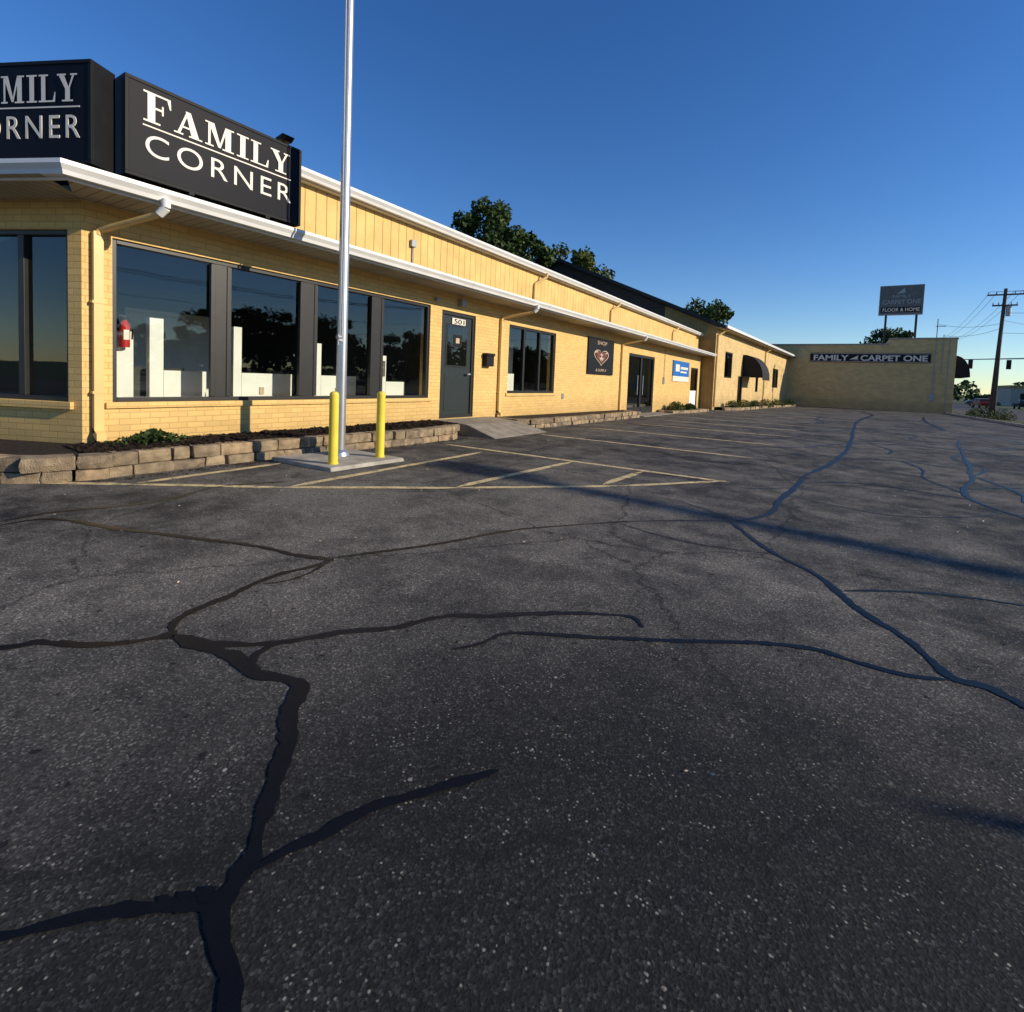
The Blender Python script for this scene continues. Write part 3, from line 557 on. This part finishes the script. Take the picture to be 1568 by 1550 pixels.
# ---------------------------------------------------------------- retaining walls and beds
def blocks(name,path,courses,h=.13,depth=.2,z0=-.03,seed=1):
    r=random.Random(seed); mb=MB(); P=[Vector(p) for p in path]
    seg=[(P[i+1]-P[i]).length for i in range(len(P)-1)]; tot=sum(seg)
    def at(s):
        for i,l in enumerate(seg):
            if s<=l or i==len(seg)-1:
                d=(P[i+1]-P[i]).normalized(); return P[i]+d*s,d
            s-=l
    for c in range(courses):
        s=-.15*(c%2)
        while s<tot:
            L=r.uniform(.2,.44); m=max(0.02,s+L/2); p,d=at(min(m,tot)); n=Vector((d.y,-d.x)); g=r.uniform(.003,.014)
            set_=-.03*c+r.uniform(-.022,.022); zb=z0+gz(p.y)+c*h; zt=zb+h-r.uniform(.0,.012)
            a=r.uniform(-.08,.08); d2=(d+n*a).normalized(); n2=Vector((d2.y,-d2.x))
            hl=L/2-g; bul=r.uniform(.008,.025)
            j=lambda q=.010: r.uniform(-q,q)
            cols=[]
            for u in [-hl,-hl*.33,hl*.33,hl]:
                row=[]
                for kz,zz in enumerate((zb,zb+(zt-zb)*.5,zt)):
                    o=set_+(bul if (abs(u)<hl*.9) else 0)*(1.0 if kz==1 else .35)+j(.008)
                    q=p+d2*(u+j(.006))+n2*o; row.append((q.x,q.y,zz+(j(.006) if kz else 0)))
                q=p+d2*u+n2*(set_-depth); row.append((q.x,q.y,zt+j(.003))); row.append((q.x,q.y,zb))
                cols.append(row)
            i=len(mb.v)
            for row in cols: mb.v+=row
            for k in range(3):
                for q in range(5):
                    mb.f.append((i+k*5+q,i+k*5+(q+1)%5,i+(k+1)*5+(q+1)%5,i+(k+1)*5+q)); mb.m.append(0)
            mb.f.append(tuple(i+q for q in range(5))); mb.m.append(0); mb.f.append(tuple(i+15+q for q in range(5))[::-1]); mb.m.append(0)
            s+=L
    return mb.build(name,M_blk,None,.008)
rw1=[(-8.6,.45),(-7.2,.95),(-6.5,1.33),(-6.2,1.62),(-6.1,2.0),(-6.15,2.95),(-6.1,3.95),(-6.03,5.3),(-5.9,6.4),(-5.95,7.3),(-6.3,7.85),(-6.85,7.95)]
blocks('retaining_wall',rw1,2,.135,.22,seed=2)
rw2=[(-6.9,10.05),(-6.3,10.1),(-6.1,10.6),(-6.1,14),(-6.2,18.3),(-6.9,18.7)]
blocks('retaining_wall',rw2,2,.125,.2,seed=3)
rw3=[(-6.9,22.8),(-6.3,23),(-6.0,24.5),(-5.9,28.3),(-6.3,28.7)]
blocks('retaining_wall',rw3,1,.16,.2,seed=4)
rw4=[(-5.7,31.5),(-5.2,32.5),(-4.9,36),(-4.7,42),(-4.1,50),(-3.6,57)]
blocks('retaining_wall',rw4,1,.2,.2,seed=5)
def bed(path,z,inner):
    mb=MB()
    for (a,b) in zip(path[:-1],path[1:]):
        mb.poly([(a[0]-.08,a[1],gz(a[1])+z),(b[0]-.08,b[1],gz(b[1])+z),(inner(b),b[1],gz(b[1])+z+.03),(inner(a),a[1],gz(a[1])+z+.03)])
    return mb
mb=bed(rw1[4:],.215,lambda p:XW-.01); mb.poly([(-8.55,.55,.215),(-7.2,1.05,.215),(-6.28,1.62,.215),(-6.18,2.0,.215),(XW,2.2,.24),(-9.5,1.0,.24)]); mb.build('mulch_bed',M_mul,fix=False)
mb=bed(rw2[1:],.19,lambda p:XW-.01); mb.build('mulch_bed',M_mul,fix=False)
mb=bed(rw3[1:],.10,lambda p:XW-.01); mb.build('mulch_bed',M_mul,fix=False)
mb=bed(rw4,.14,lambda p:-7.85+.05*p[1]); mb.build('mulch_bed',M_mul,fix=False)
mb=MB()
mb.hexa([(XW,7.98,-.05),(-6.2,7.98,-.05),(-6.2,9.98,-.05),(XW,9.98,-.05),(XW,7.98,.25),(-6.2,7.98,.22),(-6.2,9.98,.18),(XW,9.98,.24)])
mb.hexa([(-6.2,7.98,-.05),(-5.5,7.98,-.05),(-5.5,9.98,-.05),(-6.2,9.98,-.05),(-6.2,7.98,.22),(-5.5,7.98,.008),(-5.5,9.98,.008),(-6.2,9.98,.18)])
mb.build('entry_walk',M_walk,None,.008)
mb=MB(); mb.hexa([(XW,18.8,-.2),(-6.2,18.8,-.2),(-6.2,22.7,-.2),(XW,22.7,-.2),(XW,18.8,-.03),(-6.2,18.8,-.05),(-6.2,22.7,-.08),(XW,22.7,-.06)]); mb.build('entry_walk',M_walk,None,.008)
def scatter(name,n,fn,size,mat,seed=1,flat=.5):
    r=random.Random(seed); mb=MB()
    for _ in range(n):
        p=Vector(fn(r)); s=size*r.uniform(.5,1.3)
        a=Vector((r.uniform(-1,1),r.uniform(-1,1),r.uniform(-1,1)*flat)).normalized(); b=a.cross(Vector((r.uniform(-1,1),r.uniform(-1,1),r.uniform(-1,1)))).normalized()
        mb.poly([p-a*s,p-b*s*.45,p+a*s,p+b*s*.45])
    return mb.build(name,mat,fix=False)
def f1(r):
    y=r.uniform(2.0,7.8); return (r.uniform(XW+.02,-6.25),y,.235+r.uniform(0,.025))
scatter('mulch_chips',5000,f1,.03,M_mul,1,.4)
def f3(r):
    y=r.uniform(1.9,7.6); return (-6.02+abs(r.gauss(0,.09))+(.12 if y>5 else 0),y,.006+r.uniform(0,.006))
scatter('dirt_litter',900,f3,.012,M_mul,4,.2)
def f4(r):
    return (r.uniform(-5.8,3),r.uniform(1.2,9),.005+r.uniform(0,.004))
scatter('leaf_litter',260,f4,.010,M_cream,5,.2)
def f2(r):
    a=r.uniform(0,6.28); d=abs(r.gauss(0,.16)); return (-6.75+math.cos(a)*d*.8,2.75+math.sin(a)*d*1.3,.26+max(0,.14-d*.35)*r.random())
scatter('weed_plant',500,f2,.035,M_leaf,2,.9)
def bush(name,cx_,cy_,z,rx,ry,rz,n,mat,seed):
    def f(r):
        a=r.uniform(0,6.28); u=r.uniform(0,1); rr=r.random()**.4; ph=math.acos(u)
        return (cx_+rx*rr*math.sin(ph)*math.cos(a),cy_+ry*rr*math.sin(ph)*math.sin(a),z+rz*rr*u)
    scatter(name,n,f,.055,mat,seed,.9)
for i,(bx,by,br,mt) in enumerate([(-6.5,24.2,.45,M_leaf2),(-6.4,26.3,.35,M_leaf),(-5.6,33.5,.5,M_leaf2),(-5.4,36,.55,M_leaf2),(-5.2,39.5,.5,M_leaf),(-4.9,43,.6,M_leaf2),(-4.6,48,.6,M_leaf2),(-4.2,53,.6,M_leaf),(8.3,43,.7,M_leaf2),(8.2,47,.8,M_leaf),(8.5,52,.6,M_leaf2)]):
    bush('shrub',bx,by,gz(by)+.08,br,br*1.3,br*1.0,900,mt,i+20)
# ---------------------------------------------------------------- slab, bollards, flagpole
mb=MB(); mb.hexa([(-6.0,3.75,-.02),(-4.88,3.8,-.02),(-4.85,4.95,-.02),(-5.93,4.95,-.02),(-5.98,3.75,.05),(-4.9,3.8,.045),(-4.87,4.93,.045),(-5.93,4.93,.05)]); mb.build('concrete_pad',M_conc,None,.01)
def bollard(x,y):
    mb=MB(); r=.056
    mb.cyl((x,y,.03),(x,y,.88),r,r*.97,24); mb.cyl((x,y,.88),(x,y,.905),r*.97,r*.8,24); mb.cyl((x,y,.905),(x,y,.918),r*.8,r*.3,24); mb.cyl((x,y,.04),(x,y,.065),r*1.12,r*1.12,24)
    mb.build('bollard',M_byel,smooth=True)
bollard(-5.1,3.99); bollard(-5.12,4.75)
fp=empty('flagpole')
mb=MB(); x,y=-5.58,4.47
mb.cyl((x,y,.04),(x,y,9.5),.070,.048,32); mb.cyl((x,y,.04),(x,y,.09),.13,.11,32); mb.cyl((x,y,.09),(x,y,.13),.11,.072,32)
mb.cyl((x,y,9.5),(x,y,9.62),.05,.02,16)
mb.build('pole_shaft',M_steel,fp,smooth=True)
mb=MB(); mb.tube([(x+.05,y-.07,1.62),(x+.055,y-.085,4),(x+.05,y-.095,6.5),(x+.03,y-.07,9.4)],.007,6); mb.tube([(x+.07,y-.06,1.62),(x+.075,y-.06,5),(x+.03,y-.05,9.4)],.006,6)
mb.build('halyard',M_rope,fp)
mb=MB(); mb.box(x+.02,x+.07,y-.10,y-.04,1.55,1.58); mb.cyl((x+.05,y-.1,1.50),(x+.05,y-.1,1.64),.012,.012,8); mb.cyl((x+.05,y-.06,1.60),(x+.05,y-.12,1.60),.03,.03,8); mb.build('cleat',M_galv,fp)
# ---------------------------------------------------------------- street furniture
def upole(x,y,h,r,arms,lean=0):
    e=empty('utility_pole'); z=gz(y); mb=MB()
    mb.cyl((x,y,z-.3),(x+lean,y,z+h),r,r*.65,14,0)
    for az,al in arms:
        mb.box(x+lean-al,x+lean+al,y-.16,y-.05,z+az,z+az+.11,0)
        for k in (-.95,-.5,.5,.95): mb.cyl((x+lean+al*k,y-.1,z+az+.11),(x+lean+al*k,y-.1,z+az+.3),.04,.03,8,1)
    if arms: mb.cyl((x+lean+.25,y-.1,z+h-2.2),(x+lean+.25,y-.1,z+h-1.4),.17,.17,12,1)
    mb.build('pole_and_crossarm',[M_wood,M_galv],e); return e
upole(10.1,56,10.3,.17,[(9.75,1.1),(8.9,.75)],.25)
upole(9.0,49,5.6,.11,[])
upole(9.4,118,11,.15,[(10.4,1.0)],0)
upole(11.5,95,9.5,.15,[(9,1.0)],0)
mb=MB()
def wire(a,b,sag,n=14):
    pts=[]
    for k in range(n+1):
        t=k/n; pts.append(Vector(a)*(1-t)+Vector(b)*t-Vector((0,0,sag*4*t*(1-t))))
    mb.tube(pts,.013,5)
for dx in (-.95,-.5,.5,.95):
    wire((10.35+dx,55.9,9.7),(40+dx,16,9.6),1.8); wire((10.35+dx,55.9,9.7),(11.5+dx,95,9.0),.8)
wire((10.35,56,8.0),(40,16,7.5),1.6); wire((10.35,56,6.4),(40,16,6.0),1.3); wire((10.35,56,7.2),(6.63,58.8,7.5),.3); wire((10.3,56,6.8),(7.1,58.9,6.5),.3); wire((10.35,56,7.4),(26,70,7.5),.6); wire((9,49,5.1),(10.35,56,6.6),.1)
mb.build('overhead_wires',M_wire)
ts=empty('traffic_signal')
mb=MB(); mb.cyl((19.5,75,-.4),(19.5,75,6),.14,.1,12,0); mb.cyl((19.5,75,5.6),(10.8,75,5.3),.09,.05,10,0)
for sx in (11.5,14.6):
    mb.box(sx-.18,sx+.18,74.75,75.0,4.3,5.3,1)
    for k,zz in enumerate((4.5,4.8,5.1)): mb.cyl((sx,74.55,zz),(sx,74.76,zz),.13,.11,12,1)
mb.build('mast_arm_and_heads',[M_galv,M_blk2],ts)
# unseen long-arm mast across the road, placed so its shadow crosses the lot
lm=empty('unseen_mast')
mb=MB(); mb.cyl((22.6,10.8,0),(22.6,10.8,8.8),.2,.15,16,0); mb.cyl((22.6,10.8,8.5),(16.4,11.54,8.5),.12,.10,12,0)
mb.hexa([(15.7,11.45,8.38),(16.9,11.31,8.38),(16.9,11.69,8.38),(15.7,11.83,8.38),(15.7,11.45,8.62),(16.9,11.31,8.62),(16.9,11.69,8.62),(15.7,11.83,8.62)],0)
mb.build('mast_and_arm',M_galv,lm)
mb=MB(); mb.cyl((8.05,4.3,0),(8.05,4.3,3.2),.05,.04,10,0); mb.cyl((8.05,4.3,3.2),(8.05,4.3,3.35),.04,.004,10,0); mb.build('unseen_post',M_galv)  # unseen thin pole, added for its shadow tip on the lot
# ---------------------------------------------------------------- cars
def car(x,y,rz,col,name='parked_car'):
    e=empty(name,(x,y,gz(y)),rz); m=simple('car_paint',col,.25,.2,.03,3,.0)
    prof=[(-2.2,.35),(-2.25,.75),(-2.1,.95),(-1.5,1.0),(-.95,1.42),(.35,1.45),(1.1,1.0),(2.0,.88),(2.2,.7),(2.2,.35)]
    mb=MB()
    inset=lambda z:.85-(max(0,z-.98)*.35)
    L=[(px,-inset(pz),pz) for px,pz in prof]; R=[(px,inset(pz),pz) for px,pz in prof]
    mb.poly(L); mb.poly(R[::-1])
    for k in range(len(prof)): k2=(k+1)%len(prof); mb.poly([L[k],L[k2],R[k2],R[k]])
    mb.build('body',m,e)
    mb=MB()
    for sgn in (-1,1):
        yy=lambda z:sgn*(inset(z)+.006)
        for q in ([(-1.25,1.04),(-.85,1.36),(-.3,1.38),(-.3,1.04)],[(-.22,1.04),(-.22,1.38),(.3,1.38),(.85,1.04)]): mb.poly([(a,yy(b),b) for a,b in q])
    mb.poly([(-1.45,-.7,1.06),(-1.45,.7,1.06),(-1.0,.62,1.395),(-1.0,-.62,1.395)]); mb.poly([(.5,-.62,1.38),(.5,.62,1.38),(1.07,.7,1.045),(1.07,-.7,1.045)])
    mb.build('windows',M_blk2,e,fix=False)
    mb=MB()
    for wx in (-1.35,1.35):
        for wy in (-.8,.8): mb.cyl((wx,wy-.1,.33),(wx,wy+.1,.33),.33,.33,18,0); mb.cyl((wx,wy-.11,.33),(wx,wy+.11,.33),.2,.2,12,1)
    mb.build('wheels',[M_blk2,M_galv],e)
car(17.8,104,math.radians(95),(.25,.04,.03)); car(24,112,math.radians(90),(.03,.03,.03)); car(20.5,120,math.radians(0),(.05,.06,.09))
ds=empty('roadside_store',(30,150,-.4))
mb=MB(); mb.box(0,22,0,14,0,4,0); mb.box(-.3,22.3,-.3,14.3,4,4.5,1)
for k in range(5): mb.box(1.5+k*4,4+k*4,-.05,-.001,.6,2.8,2)
mb.build('walls_and_roof',[M_conc,M_brown,M_blk2],ds)
# ---------------------------------------------------------------- trees
def tree(x,y,h,rw,seed,n=9000,leaf=.22,crown=.62,mat=M_leaf,mesh=None,name='deciduous_tree'):
    z=gz(y)-.1
    if mesh:
        o=D.objects.new(name,mesh); SC.collection.objects.link(o); o.location=(x,y,z); o.rotation_euler[2]=seed; s=h/10; o.scale=(s*rw,s*rw,s); return o
    r=random.Random(seed); mb=MB()
    mb.cyl((0,0,0),(.1,0,h*.45),h*.028,h*.018,10,1); mb.cyl((.1,0,h*.45),(0,.1,h*.85),h*.018,h*.006,8,1)
    cl=[]; nc=46
    for k in range(nc):
        a=r.uniform(0,6.28); u=r.uniform(-.75,1); rr=r.uniform(.45,1.0)
        hz=h*(1-crown/2)+u*h*crown/2*.92; wr=rw*math.sqrt(max(.05,1-u*u*.8))*rr
        c=Vector((math.cos(a)*wr,math.sin(a)*wr,hz)); cl.append((c,r.uniform(.14,.30)*rw))
        if k%3==0:
            b0=Vector((.05,0,h*r.uniform(.35,.6))); mb.cyl(b0,c,h*.008,h*.002,5,1)
    for k in range(n):
        c,rad=cl[r.randrange(nc)]
        d=Vector((r.gauss(0,1),r.gauss(0,1),r.gauss(0,.8))); d=d.normalized()*rad*(r.random()**.45)*1.15
        p=c+d; s=leaf*r.uniform(.5,1.2)
        a=Vector((r.uniform(-1,1),r.uniform(-1,1),r.uniform(-1,1))).normalized(); b=a.cross(Vector((r.uniform(-1,1),r.uniform(-1,1),r.uniform(-1,1)))).normalized()
        mb.poly([p-a*s,p-b*s*.55,p+a*s,p+b*s*.55],0)
    o=mb.build(name,[mat,M_bark],None,fix=False); o.location=(x,y,z); return o
tree(-19.2,26.5,12.3,2.7,11,16000,.16); tree(-17.5,27.6,10.9,1.9,21,8000,.15); tree(-20.2,39.2,13.0,3.1,12,11000,.2,mat=M_leaf2)
tree(-14.0,62,11.4,3.3,13,9000,.24); tree(4.6,86,10.2,3.4,14,6000,.25)
base=tree(46,-20,10,4.2,15,6000,.3,crown=.8)
for k in range(16):
    tree(46+random.uniform(-3,8),-34+k*9+random.uniform(-2,2),random.uniform(6,10),random.uniform(1.0,1.4),random.uniform(0,6),mesh=base.data)
r=random.Random(5); mb=MB()
def leafq(p,s):
    a=Vector((r.uniform(-1,1),r.uniform(-1,1),r.uniform(-1,1))).normalized(); b=a.cross(Vector((r.uniform(-1,1),r.uniform(-1,1),r.uniform(-1,1)))).normalized()
    mb.poly([p-a*s,p-b*s*.7,p+a*s,p+b*s*.7])
for k in range(9000):
    xx=r.uniform(-60,160); yy=r.uniform(230,250); hk=6+3*math.sin(xx*.11)+2*math.sin(xx*.37+1)+1.5*math.sin(xx*.9)
    leafq(Vector((xx,yy,r.random()**.7*max(2,hk))),r.uniform(.4,1.1))
for k in range(12000):
    yy=r.uniform(-90,190); xx=r.uniform(66,74); hk=6.5+2.2*math.sin(yy*.13)+1.6*math.sin(yy*.41+1)+1.2*math.sin(yy*.97)
    leafq(Vector((xx,yy,r.random()**.8*max(3,hk))),r.uniform(.4,.9))
mb.build('distant_trees',M_leaf,fix=False)
# ---------------------------------------------------------------- light
el=math.radians(22); az=math.atan2(.32,1)
S=Vector((math.cos(az)*math.cos(el),math.sin(az)*math.cos(el),math.sin(el)))
w=D.worlds.new('World'); SC.world=w; w.use_nodes=True; nt=w.node_tree
sky=nt.nodes.new('ShaderNodeTexSky'); sky.sky_type='NISHITA'; sky.sun_disc=False; sky.sun_elevation=el; sky.sun_rotation=math.atan2(S.x,S.y)
sky.air_density=1.0; sky.dust_density=0.0; sky.ozone_density=4.0
hs=nt.nodes.new('ShaderNodeHueSaturation'); hs.inputs['Saturation'].default_value=1.22; hs.inputs['Hue'].default_value=.511; nt.links.new(sky.outputs[0],hs.inputs['Color'])
bg=nt.nodes['Background']; nt.links.new(hs.outputs[0],bg.inputs[0]); bg.inputs[1].default_value=.145
ld=D.lights.new('sun','SUN'); ld.energy=5.0; ld.angle=math.radians(.5); ld.color=(1,.88,.70)
lo=D.objects.new('sun',ld); SC.collection.objects.link(lo); lo.rotation_euler=S.to_track_quat('Z','Y').to_euler(); lo.location=(20,5,20)
# ---------------------------------------------------------------- camera
cam=D.cameras.new('camera'); co=D.objects.new('camera',cam); SC.collection.objects.link(co)
cam.sensor_width=36; cam.lens=785/1568*36; cam.shift_y=-152/1568; cam.clip_end=5000; cam.clip_start=.05
R=Matrix.Rotation(math.radians(32.8),3,'Z')@Matrix.Rotation(math.radians(90-3.1),3,'X')@Matrix.Rotation(math.radians(2.3),3,'Z')
co.matrix_world=Matrix.Translation((0,0,1.15))@R.to_4x4()
SC.camera=co
SC.view_settings.view_transform='Standard'; SC.view_settings.look='None'; SC.view_settings.exposure=0
